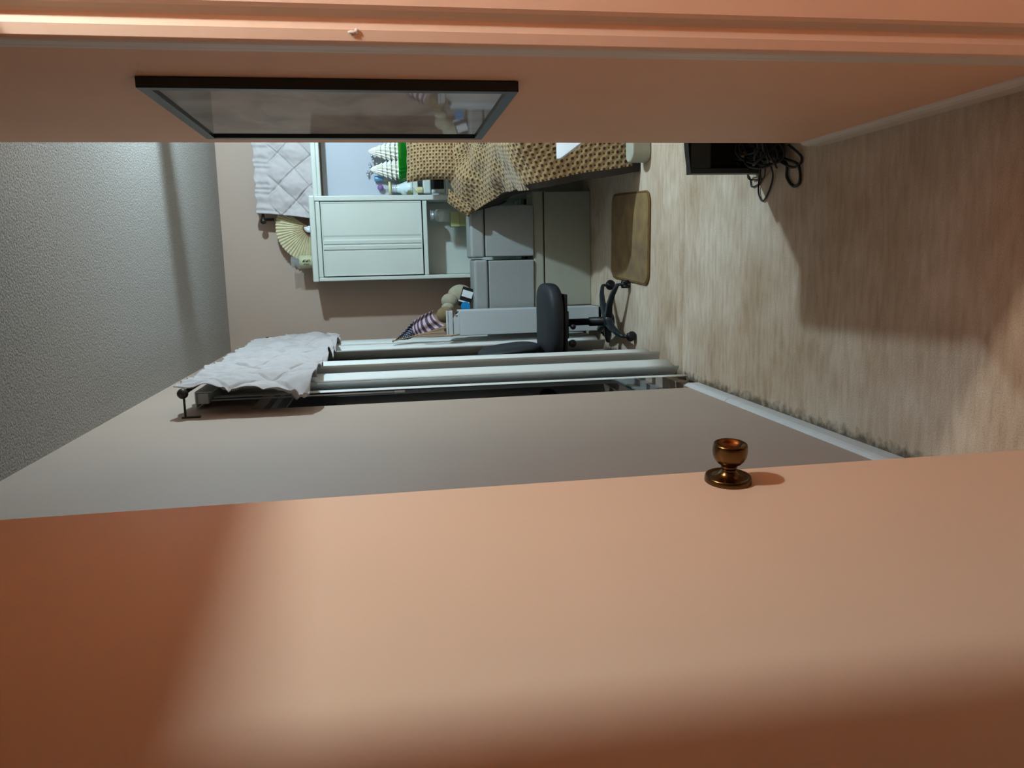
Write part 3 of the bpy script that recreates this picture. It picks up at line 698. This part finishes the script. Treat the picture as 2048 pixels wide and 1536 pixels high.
# flag
t = thing('small_flag', 'small stars and stripes flag on a thin wooden stick', 'flag', (-.38, 4.9, .93))
m = MB(); m.tube([(-.372, 4.885, .925), (-.458, 4.880, 1.330)], .0035, 8); m.ball((-.459, 4.880, 1.334), .007); m.build('stick', M['wood'], t, smooth=True)
ca = Vector((-.459, 4.89, 1.328)); cb = Vector((-.283, 4.94, 1.085)); 
top = smooth_path([(-.459, 4.893, 1.328), (-.40, 4.905, 1.262), (-.345, 4.92, 1.205), (-.305, 4.93, 1.14), (-.278, 4.94, 1.075)], 40)
bot = smooth_path([(-.455, 4.890, 1.318), (-.452, 4.888, 1.24), (-.436, 4.886, 1.20), (-.415, 4.878, 1.135), (-.372, 4.872, 1.010)], 40)
def ff(u, v):
    a = top[int(round(v * 40))]; b = bot[int(round(v * 40))]; p = a.lerp(b, u)
    p = p + Vector((0, -.010 * math.sin(u * PI * 3.2 + v * 2) * (.3 + v), .018 * math.sin(u * PI) * v * 1.6)); return p
m = MB(); m.grid(ff, 30, 40, uvf=lambda u, v: (u, v)); m.build('cloth', M['flag'], t, smooth=True, solid=.0008)
# cream plush figurine behind
t = thing('plush_figurine', 'pale cream plush figure slumped behind the white bin', 'toy', (-.26, 5.20, .75))
m = MB(); m.ball((-.235, 5.22, .945), .050, sc=(1, .9, 1.15)); m.ball((-.275, 5.16, .965), .030, sc=(1, 1, 1.4)); m.build('head', M['plush'], t, smooth=True)
m = MB(); m.ball((-.200, 5.26, .870), .070, sc=(1, .9, 1.2)); m.build('body', M['plush'], t, smooth=True)
m = MB(); m.tube([(-.20, 5.28, .02), (-.20, 5.28, .80)], .03, 10)
tag(m.build('stand_pole', M['darkwood'], smooth=True), 'dark wooden post holding the plush figure', 'post')
for o_ in (bpy.data.objects['stand_pole'],): o_.location = (-.20, 5.48, .0)
# blue printed pack
t = thing('printed_pack', 'blue, white and black printed pack leaning behind the left fabric cube', 'package', (-.20, 5.12, .79))
R_ = Matrix.Rotation(math.radians(18), 3, 'Y')
def rb(x0, x1, y0, y1, z0, z1, nm, mt):
    m = MB(); m.box(x0, x1, y0, y1, z0, z1); c = Vector((-.20, 5.2, .80)); m.v = [R_ @ (q - c) + c for q in m.v]; m.build(nm, mt, t, bevel=.001)
rb(-.29, -.16, 5.185, 5.20, .792, .87, 'front', M['deepblack'])
rb(-.262, -.252, 5.180, 5.186, .80, .875, 'stripe', M['paper']); rb(-.225, -.180, 5.180, 5.186, .795, .865, 'stripe', M['paper'])
m = MB(); m.lathe([(0, 0), (.030, 0), (.030, .006), (0, .006)], (-.272, 5.178, .845), (0, -1, 0), 24); m.build('badge', M['blue'], t)

# ------------------------------------------------------------------ office chair
oc = thing('office_chair', 'black five legged swivel office chair half hidden by the blinds', 'chair', (-.345, 4.42, 0))
cx, cy = -.345, 4.42
# seat cushion
def seatf(u, v):
    a = 2 * PI * u; ph = (v - .5) * PI
    def sp(c, e): return math.copysign(abs(c) ** e, c)
    x = .225 * sp(math.cos(ph), .35) * sp(math.cos(a), .62); y = .215 * sp(math.cos(ph), .35) * sp(math.sin(a), .62); z = .050 * sp(math.sin(ph), .8)
    return (cx + .005 + x, cy + y, .435 + z + .012 * (x / .22) ** 2 * (z > 0))
m = MB(); m.grid(seatf, 48, 20); m.build('seat', M['chair'], oc, smooth=True)
m = MB(); m.box(cx - .18, cx + .17, cy - .17, cy + .17, .368, .386); m.build('seat_pan', M['black'], oc, bevel=.006)
m = MB(); m.box(cx - .09, cx + .07, cy - .06, cy + .06, .335, .37); m.build('tilt_box', M['black'], oc, bevel=.006)
# backrest on the left, facing the bed
def backf(u, v):
    a = 2 * PI * u; ph = (v - .5) * PI
    def sp(c, e): return math.copysign(abs(c) ** e, c)
    y = .190 * sp(math.cos(ph), .5) * sp(math.cos(a), .75); z = .180 * sp(math.cos(ph), .5) * sp(math.sin(a), .75); x = .030 * sp(math.sin(ph), .9)
    return (cx - .150 + x + .25 * y * y + .03 * (z / .18) - .05 * (z / .18), cy - .015 + y, .680 + z)
m = MB(); m.grid(backf, 48, 20); m.build('backrest', M['chair'], oc, smooth=True)
m = MB(); m.tube(smooth_path([(cx - .06, cy, .365), (cx - .17, cy, .37), (cx - .190, cy, .45), (cx - .165, cy, .60)], 14), .013, 8); m.build('back_bar', M['black'], oc, smooth=True)
m = MB(); m.lathe([(.020, .335), (.020, .20), (.026, .20), (.027, .085), (.034, .07)], (cx, cy, 0), (0, 0, 1), 20); m.build('column', M['black'], oc, smooth=True)
m = MB(); m.tube([(cx - .01, cy - .04, .348), (cx - .01, cy - .19, .345)], .005, 8); m.lathe([(.0, 0), (.014, .002), (.016, .02), (.010, .035), (0, .036)], (cx - .01, cy - .18, .345), (0, -1, 0), 14, caps=False); m.build('lever', M['black'], oc, smooth=True)
m = MB(); m.lathe([(.0, 0), (.020, .002), (.022, .02), (.018, .028), (0, .03)], (cx - .105, cy - .165, .345), (0, -1, 0), 14, caps=False); m.build('knob', M['black'], oc, smooth=True)
m = MB(); m.lathe([(.045, .060), (.050, .075), (.048, .105), (.030, .120), (.0, .12)], (cx, cy, 0), (0, 0, 1), 24); hub = m.build('hub', M['chair_leg'], oc, smooth=True)
for k in range(5):
    a = math.radians(-34 + 72 * k); rl = .255
    if k == 3: a = math.radians(170)
    if k == 3: rl = .13
    u = Vector((math.cos(a), math.sin(a), 0)); n_ = Vector((-u.y, u.x, 0)); c = Vector((cx, cy, 0))
    m = MB(); secs = [(.03, .092, .026, .020), (.12, .098, .020, .016), (.19, .092, .017, .013), (rl - .01, .078, .014, .011), (rl + .008, .070, .012, .009)] if k != 3 else [(.03, .09, .026, .02), (.09, .09, .02, .014), (rl, .08, .014, .010)]
    vs = []
    for (d_, z, hw, hh) in secs:
        for sx, sz in ((-1, -1), (-.7, 1), (.7, 1), (1, -1)): vs.append(c + u * d_ + n_ * hw * sx + Vector((0, 0, z + hh * sz)))
    fs = [(i * 4 + q, i * 4 + (q + 1) % 4, i * 4 + 4 + (q + 1) % 4, i * 4 + 4 + q) for i in range(len(secs) - 1) for q in range(4)] + [(0, 1, 2, 3), (len(vs) - 4, len(vs) - 3, len(vs) - 2, len(vs) - 1)]
    m.add(vs, fs); lg = m.build('leg', M['chair_leg'], oc, bevel=.006, bseg=3)
    if k == 3: continue
    cc = c + u * (rl + .004); tw = n_ if k % 2 else (n_ * .6 + u * .8).normalized()
    m = MB()
    for s in (-1, 1): m.lathe([(0, -.009), (.020, -.009), (.025, -.005), (.025, .005), (.020, .009), (0, .009)], cc + tw * .013 * s + Vector((0, 0, .0255)), tw, 18, caps=False)
    m.tube([cc + Vector((0, 0, .028)), cc + Vector((0, 0, .066))], .008, 8)
    m.lathe([(.0, -.02), (.016, -.02), (.020, .012), (.0, .016)], cc + Vector((0, 0, .036)), (0, 0, 1), 14, caps=False)
    m.build('caster', M['black'], lg, smooth=True)

# ------------------------------------------------------------------ rug
def rr(cx, cy, w2, h2, r, n=8):
    P = []
    for sx, sy, a0 in ((1, 1, 0), (-1, 1, 90), (-1, -1, 180), (1, -1, 270)):
        for k in range(n + 1):
            a = math.radians(a0 + 90 * k / n); P.append((cx + sx * (w2 - r) + r * math.cos(a), cy + sy * (h2 - r) + r * math.sin(a)))
    return P
t = thing('bath_mat', 'tan shaggy mat with rounded corners lying on the carpet', 'mat', (.11, 4.27, 0))
def rugT(P):   # slightly skewed rectangle
    out = []
    for x, y in P:
        X = x - .11; Y = y - .0; out.append((.130 + X + .10 * (Y) * .0 + .055 * Y, 4.265 + Y - .035 * X))
    return out
m = MB(); m.prism(rugT(rr(.11, 0, .235, .33, .06)), .001, .014); m.build('mat_pile', M['rug'], t, bevel=.004, bseg=3)
ring = rugT(rr(.11, 0, .240, .335, .062)); m = MB(); m.tube([(x, y, .006) for x, y in ring], .0055, 8, closed=True); m.build('binding', M['rugedge'], t, smooth=True)

# ------------------------------------------------------------------ bed
t = thing('bed', 'bed base and mattress hidden below the brown comforter', 'bed', (1.2, 4.7, 0))
m = MB(); m.box(.66, 1.95, 4.22, 5.33, .12, .32); m.build('box_base', M['bench'], t, bevel=.02)
m = MB(); m.box(.66, 1.95, 4.20, 5.33, .325, .58); m.build('mattress', M['cube'], t, bevel=.04, bseg=4)
for x in (.72, 1.88):
    for y in (4.28, 5.25): m = MB(); m.box(x - .03, x + .03, y - .03, y + .03, 0, .12); m.build('foot', M['darkwood'], t)
# comforter
K = [  # rows from the foot hem to the head, each from the left edge to the far right
 [(.468, 4.090, .006), (.600, 4.085, .006), (.740, 4.08, .006), (.95, 4.08, .006), (1.75, 4.08, .006)],
 [(.428, 4.120, .300), (.570, 4.110, .31), (.720, 4.10, .31), (.93, 4.10, .31), (1.75, 4.10, .31)],
 [(.385, 4.160, .570), (.500, 4.150, .645), (.620, 4.135, .710), (.85, 4.14, .73), (1.75, 4.14, .73)],
 [(.420, 4.500, .595), (.550, 4.48, .670), (.680, 4.46, .71), (.88, 4.45, .72), (1.75, 4.4, .72)],
 [(.385, 4.800, .695), (.510, 4.80, .765), (.650, 4.78, .80), (.85, 4.77, .80), (1.75, 4.7, .78)],
 [(.312, 5.025, .820), (.410, 5.030, .890), (.550, 5.02, .930), (.80, 5.00, .93), (1.75, 5.0, .85)],
 [(.335, 5.060, .800), (.420, 5.080, .880), (.560, 5.09, .905), (.80, 5.11, .88), (1.75, 5.1, .84)],
 [(.480, 5.080, .700), (.510, 5.120, .790), (.600, 5.18, .80), (.85, 5.20, .80), (1.75, 5.2, .80)],
]
K = [[Vector(q) for q in r] for r in K]
def cf(u, v):
    cols = [catmull(r, u) for r in K]; p = catmull(cols, v)
    w_ = noise.noise(Vector((p.x * 6, p.y * 6, p.z * 6))) * .030 + noise.noise(Vector((p.x * 15, p.y * 13, p.z * 15 + 4))) * .007
    w_ *= .35 if v < .27 else 1.0
    w_ += .009 * math.sin(26 * (p.y + p.x * .8) + 5 * u) * min(1, max(0, v - .3) * 4)
    if p.z > .03: p = p + Vector((-.5 * w_, -.4 * w_, w_))
    if p.z < .006: p.z = .006
    return p
# arc-length like uv
def lerpt(T, t):
    n = len(T) - 1; x = min(max(t, 0), .9999) * n; i = int(x); return T[i] + (T[i + 1] - T[i]) * (x - i)
def cuv(u, v): return (lerpt([.42, .55, .68, .90, 1.75], u) * 46, lerpt([0, .31, .60, .95, 1.26, 1.52, 1.58, 1.72], v) * 46)
m = MB(); m.grid(cf, 120, 110, uvf=cuv, mif=lambda u, v: 1 if (u < .085 and v < .30) or v < .030 else 0)
cm = tag(m.build('comforter', [M['dots'], M['hemcloth']], smooth=True, solid=.006), 'brown dotted comforter heaped over the bed, dark border at the hem', 'comforter')
# turned-over corner
t = None
def cornf(u, v):
    a = Vector((.470, 4.985, .945)).lerp(Vector((.352, 4.965, .800)), v); b = Vector((.390, 5.00, .955)).lerp(Vector((.298, 4.985, .825)), v)
    p = a.lerp(b, u); return p + Vector((0, -.018 * math.sin(u * PI), .008 * math.sin(v * PI)))
m = MB(); m.grid(cornf, 12, 12, uvf=lambda u, v: (u * 4, v * 7.5)); m.build('turned_corner', M['dots'], cm, smooth=True, solid=.005, label='corner turned back with larger dots')
# dark lining hanging below the heap
LP = smooth_path([(.392, 4.17, .565), (.424, 4.50, .590), (.392, 4.80, .685), (.330, 5.02, .800), (.345, 5.05, .79)], 40)
def linf(u, v):
    a = LP[int(round(u * 40))]
    return a + Vector((.004 + .05 * v + .006 * math.sin(u * 34), .03 * v, (-.20 + .03 * math.sin(u * 11)) * v))
m = MB(); m.grid(linf, 40, 8); m.build('lining', M['hemcloth'], cm, smooth=True, solid=.004, label='dark brown underside')
# pillow
def pilf(u, v):
    X = u * 2 - 1; Z = v * 2 - 1
    th = (max(0, (1 - abs(X) ** 3.2)) * max(0, (1 - abs(Z) ** 3.2))) ** .5
    return X, Z, th
m = MB(); pc = Vector((.835, 5.04, 1.035)); 
for s in (-1, 1):
    m.grid(lambda u, v, s=s: (lambda q: pc + Vector((q[0] * .305 * (1 - .05 * (1 - abs(q[1]) ** 2)) - .012, s * .075 * q[2] + .10 * q[1] * .5, q[1] * .165 * (1 - .05 * (1 - q[0] ** 2)) + .002 * math.sin(q[0] * 20))))(pilf(u, v)), 32, 20, uvf=lambda u, v: (u * 30, v * 17))
tag(m.build('pillow', M['dots'], smooth=True), 'brown dotted rectangular pillow propped against the headboard', 'pillow')
# pale bin at the foot of the bed
m = MB(); m.prism(rr(.80, 3.98, .30, .06, .05), .001, .10)
tag(m.build('floor_box', M['bench'], bevel=.01, bseg=3), 'low pale box on the carpet at the foot of the bed', 'box')

# ------------------------------------------------------------------ white desk corner and the computer beneath
t = thing('desk', 'white desk whose corner shows past the passage wall', 'desk', (.70, 2.72, 0))
m = MB(); P = [(.382, 2.934), (.376, 2.87), (.378, 2.78), (.384, 2.60), (.388, 2.42), (1.6, 2.42), (1.6, 2.934)]
m.prism(P, .705, .715); m.build('desk_top', M['paper'], t, bevel=.0015)
m = MB(); m.box(.86, .89, 2.45, 2.91, 0, .705); m.build('leg_panel', M['white_pl'], t); m = MB(); m.box(1.55, 1.58, 2.45, 2.91, 0, .705); m.build('leg_panel', M['white_pl'], t)
m = MB(); m.box(.47, 1.55, 2.895, 2.910, .24, .705); m.build('modesty_panel', M['white_pl'], t)
t = thing('computer_tower', 'grey edged black computer case standing on the carpet under the desk', 'computer', (.48, 2.83, 0))
X0, X1, Y0, Y1, Z1 = .303, .70, 2.73, 2.775, .268
m = MB()
m.box(X0, X0 + .020, Y0, Y1, .0, Z1); m.box(X0 + .020, X1, Y0, Y1, Z1 - .075, Z1); m.box(X0 + .020, X1, Y0 + .03, Y1, 0, Z1 - .075)
m.add([(X0 + .02, Y0, Z1 - .075), (X0 + .02, Y0 + .03, Z1 - .075), (X0 + .02, Y0 + .03, 0), (X0 + .02, Y0, 0)], [(0, 1, 2, 3)])
m.build('case', M['charcoal'], t, bevel=.003)
m = MB(); n = 12; vs = []
for k in range(n + 1):
    x = X0 + (X1 - X0) * k / n; b_ = .016 * math.sin(PI * min(1, k / n * 1.3)) ; vs += [(x, Y0 + .001, Z1), (x, Y1, Z1), (x, Y1 - .01, Z1 + b_), (x, Y0 + .001, Z1 + b_ * .8)]
m.add(vs, [(k * 4 + q, k * 4 + (q + 1) % 4, k * 4 + 4 + (q + 1) % 4, k * 4 + 4 + q) for k in range(n) for q in range(4)]); m.build('top_cap', M['black'], t)
m = MB(); m.box(X0 + .024, X1, Y0 + .024, Y0 + .0295, .004, Z1 - .079); m.build('recessed_panel', M['deepblack'], t)
m = MB(); m.lathe([(0, .0), (.012, .0), (.014, .008), (.012, .016), (0, .018)], (X0 + .070, Y0 + .024, .065), (0, -1, 0), 18, caps=False); m.build('jack', M['copper'], t, smooth=True)
# tangled cables
cb = thing('cable_tangle', 'tangle of black cables looped on the carpet in front of the computer case', 'cables', (.32, 2.62, 0))
def cable(P, r=.0035, n=60):
    m = MB(); m.tube(smooth_path(P, n), r, 8); m.build('cable', M['black'], cb, smooth=True)
cable([(.34, 2.715, .10), (.30, 2.80, .012), (.262, 2.79, .006), (.272, 2.72, .006), (.30, 2.68, .03), (.35, 2.64, .05)], .0028)
cable([(.32, 2.715, .06), (.292, 2.79, .02), (.284, 2.76, .006), (.283, 2.70, .006), (.31, 2.66, .02), (.36, 2.62, .04)], .0026)
cable([(.36, 2.66, .04), (.30, 2.72, .012), (.235, 2.735, .006), (.203, 2.70, .006), (.235, 2.655, .006), (.29, 2.62, .012), (.35, 2.60, .05)], .0032)
cable([(.36, 2.60, .03), (.315, 2.53, .012), (.268, 2.53, .007), (.234, 2.485, .007), (.246, 2.445, .007), (.300, 2.455, .010), (.33, 2.53, .02), (.36, 2.56, .04)], .0050)
cable([(.37, 2.50, .02), (.325, 2.44, .008), (.300, 2.45, .008), (.298, 2.50, .010), (.33, 2.56, .03)], .0042)
for k in range(9):
    a0 = random.uniform(0, 6.28); P = []
    c = Vector((.375 + random.uniform(-.015, .03), 2.60 + random.uniform(-.06, .05), .055)); rx = random.uniform(.035, .065); ry = random.uniform(.05, .095)
    for q in range(15):
        a = a0 + q * .62; P.append(c + Vector((math.cos(a) * rx, math.sin(a) * ry, .035 * math.sin(a * 1.7 + k) + .006 * q * .4)))
    P = [Vector((p.x, p.y, max(p.z, .006))) for p in P]
    P = [Vector((max(p.x, .30), p.y, p.z)) for p in P]
    cable(P, random.choice((.0035, .0045, .004)), 80)
m = MB(); m.box(.335, .42, 2.56, 2.64, .002, .045); m.build('power_brick', M['black'], cb, bevel=.008, bseg=3)

# ------------------------------------------------------------------ things seen through the side doorway
m = MB(); m.box(.500, .80, 1.36, 1.72, .0, .47); tag(m.build('low_cabinet', M['darkwood'], bevel=.004), 'dark wooden low cabinet just inside the side doorway', 'cabinet')

# ------------------------------------------------------------------ lamps (outside the frame)
cf_ = thing('ceiling_fan', 'five bladed ceiling fan with a cool white bulb', 'ceiling fan', (LB.x, LB.y + .12, 2.05))
m = MB(); m.lathe([(0, 2.44), (.07, 2.44), (.07, 2.42), (.02, 2.40), (.02, 2.24), (.09, 2.23), (.10, 2.19), (.06, 2.16), (.03, 2.155), (.0, 2.155)], (LB.x, LB.y + .12, 0), (0, 0, 1), 24, caps=False); m.build('motor_housing', M['brass'], cf_, smooth=True)
for k in range(5):
    a = math.radians(170.1 + 72 * k); u = Vector((math.cos(a), math.sin(a), 0)); n_ = Vector((-u.y, u.x, 0)); c = Vector((LB.x, LB.y + .12, 2.165)); vs = []
    for d_, hw in ((.12, .030), (.30, .043), (.68, .062)):
        for s, z in ((-1, -.003), (1, .003)):
            for tz in (0, .006): vs.append(c + u * d_ + n_ * hw * s + Vector((0, 0, z + tz)))
    m = MB(); fs = []
    for i in range(2):
        b = i * 4; fs += [(b, b + 2, b + 6, b + 4), (b + 1, b + 5, b + 7, b + 3), (b, b + 4, b + 5, b + 1), (b + 2, b + 3, b + 7, b + 6)]
    fs += [(0, 1, 3, 2), (8, 10, 11, 9)]; m.add(vs, fs); m.build('blade', M['darkwood'], cf_)
m = MB(); m.tube([(LB.x, LB.y + .11, 2.158), (LB.x, LB.y + .06, 2.10), (LB.x, LB.y, LB.z + .036)], .012, 12); m.build('socket', M['black'], cf_)
m = MB(); m.ball(LB, .04, 24, 16); m.build('bulb', M['bulb_cool'], cf_, smooth=True)
wl = thing('pendant_bulb', 'bare warm bulb hanging in the side room', 'lamp', (LW.x, LW.y, LW.z))
m = MB(); m.tube([(LW.x, LW.y, H), (LW.x, LW.y, LW.z + .036)], .012, 12); m.build('socket', M['black'], wl)
m = MB(); m.ball(LW, .04, 24, 16); m.build('bulb', M['bulb_warm'], wl, smooth=True)

# ------------------------------------------------------------------ groups of alike things
GR = {'ornament_tree': 'white ornament trees in the green dish', 'glass_jar': 'lidded glass jars on the wall unit', 'perfume_bottle': 'perfume bottles by the clock radio',
      'knitted_ball': 'knitted balls in the white bin', 'curtain_rod': 'dark iron curtain rods', 'window_valance': 'pintucked valances'}
for o in bpy.data.objects:
    k = o.name.split('.')[0]
    if k in GR and o.parent is None: o['group'] = GR[k]
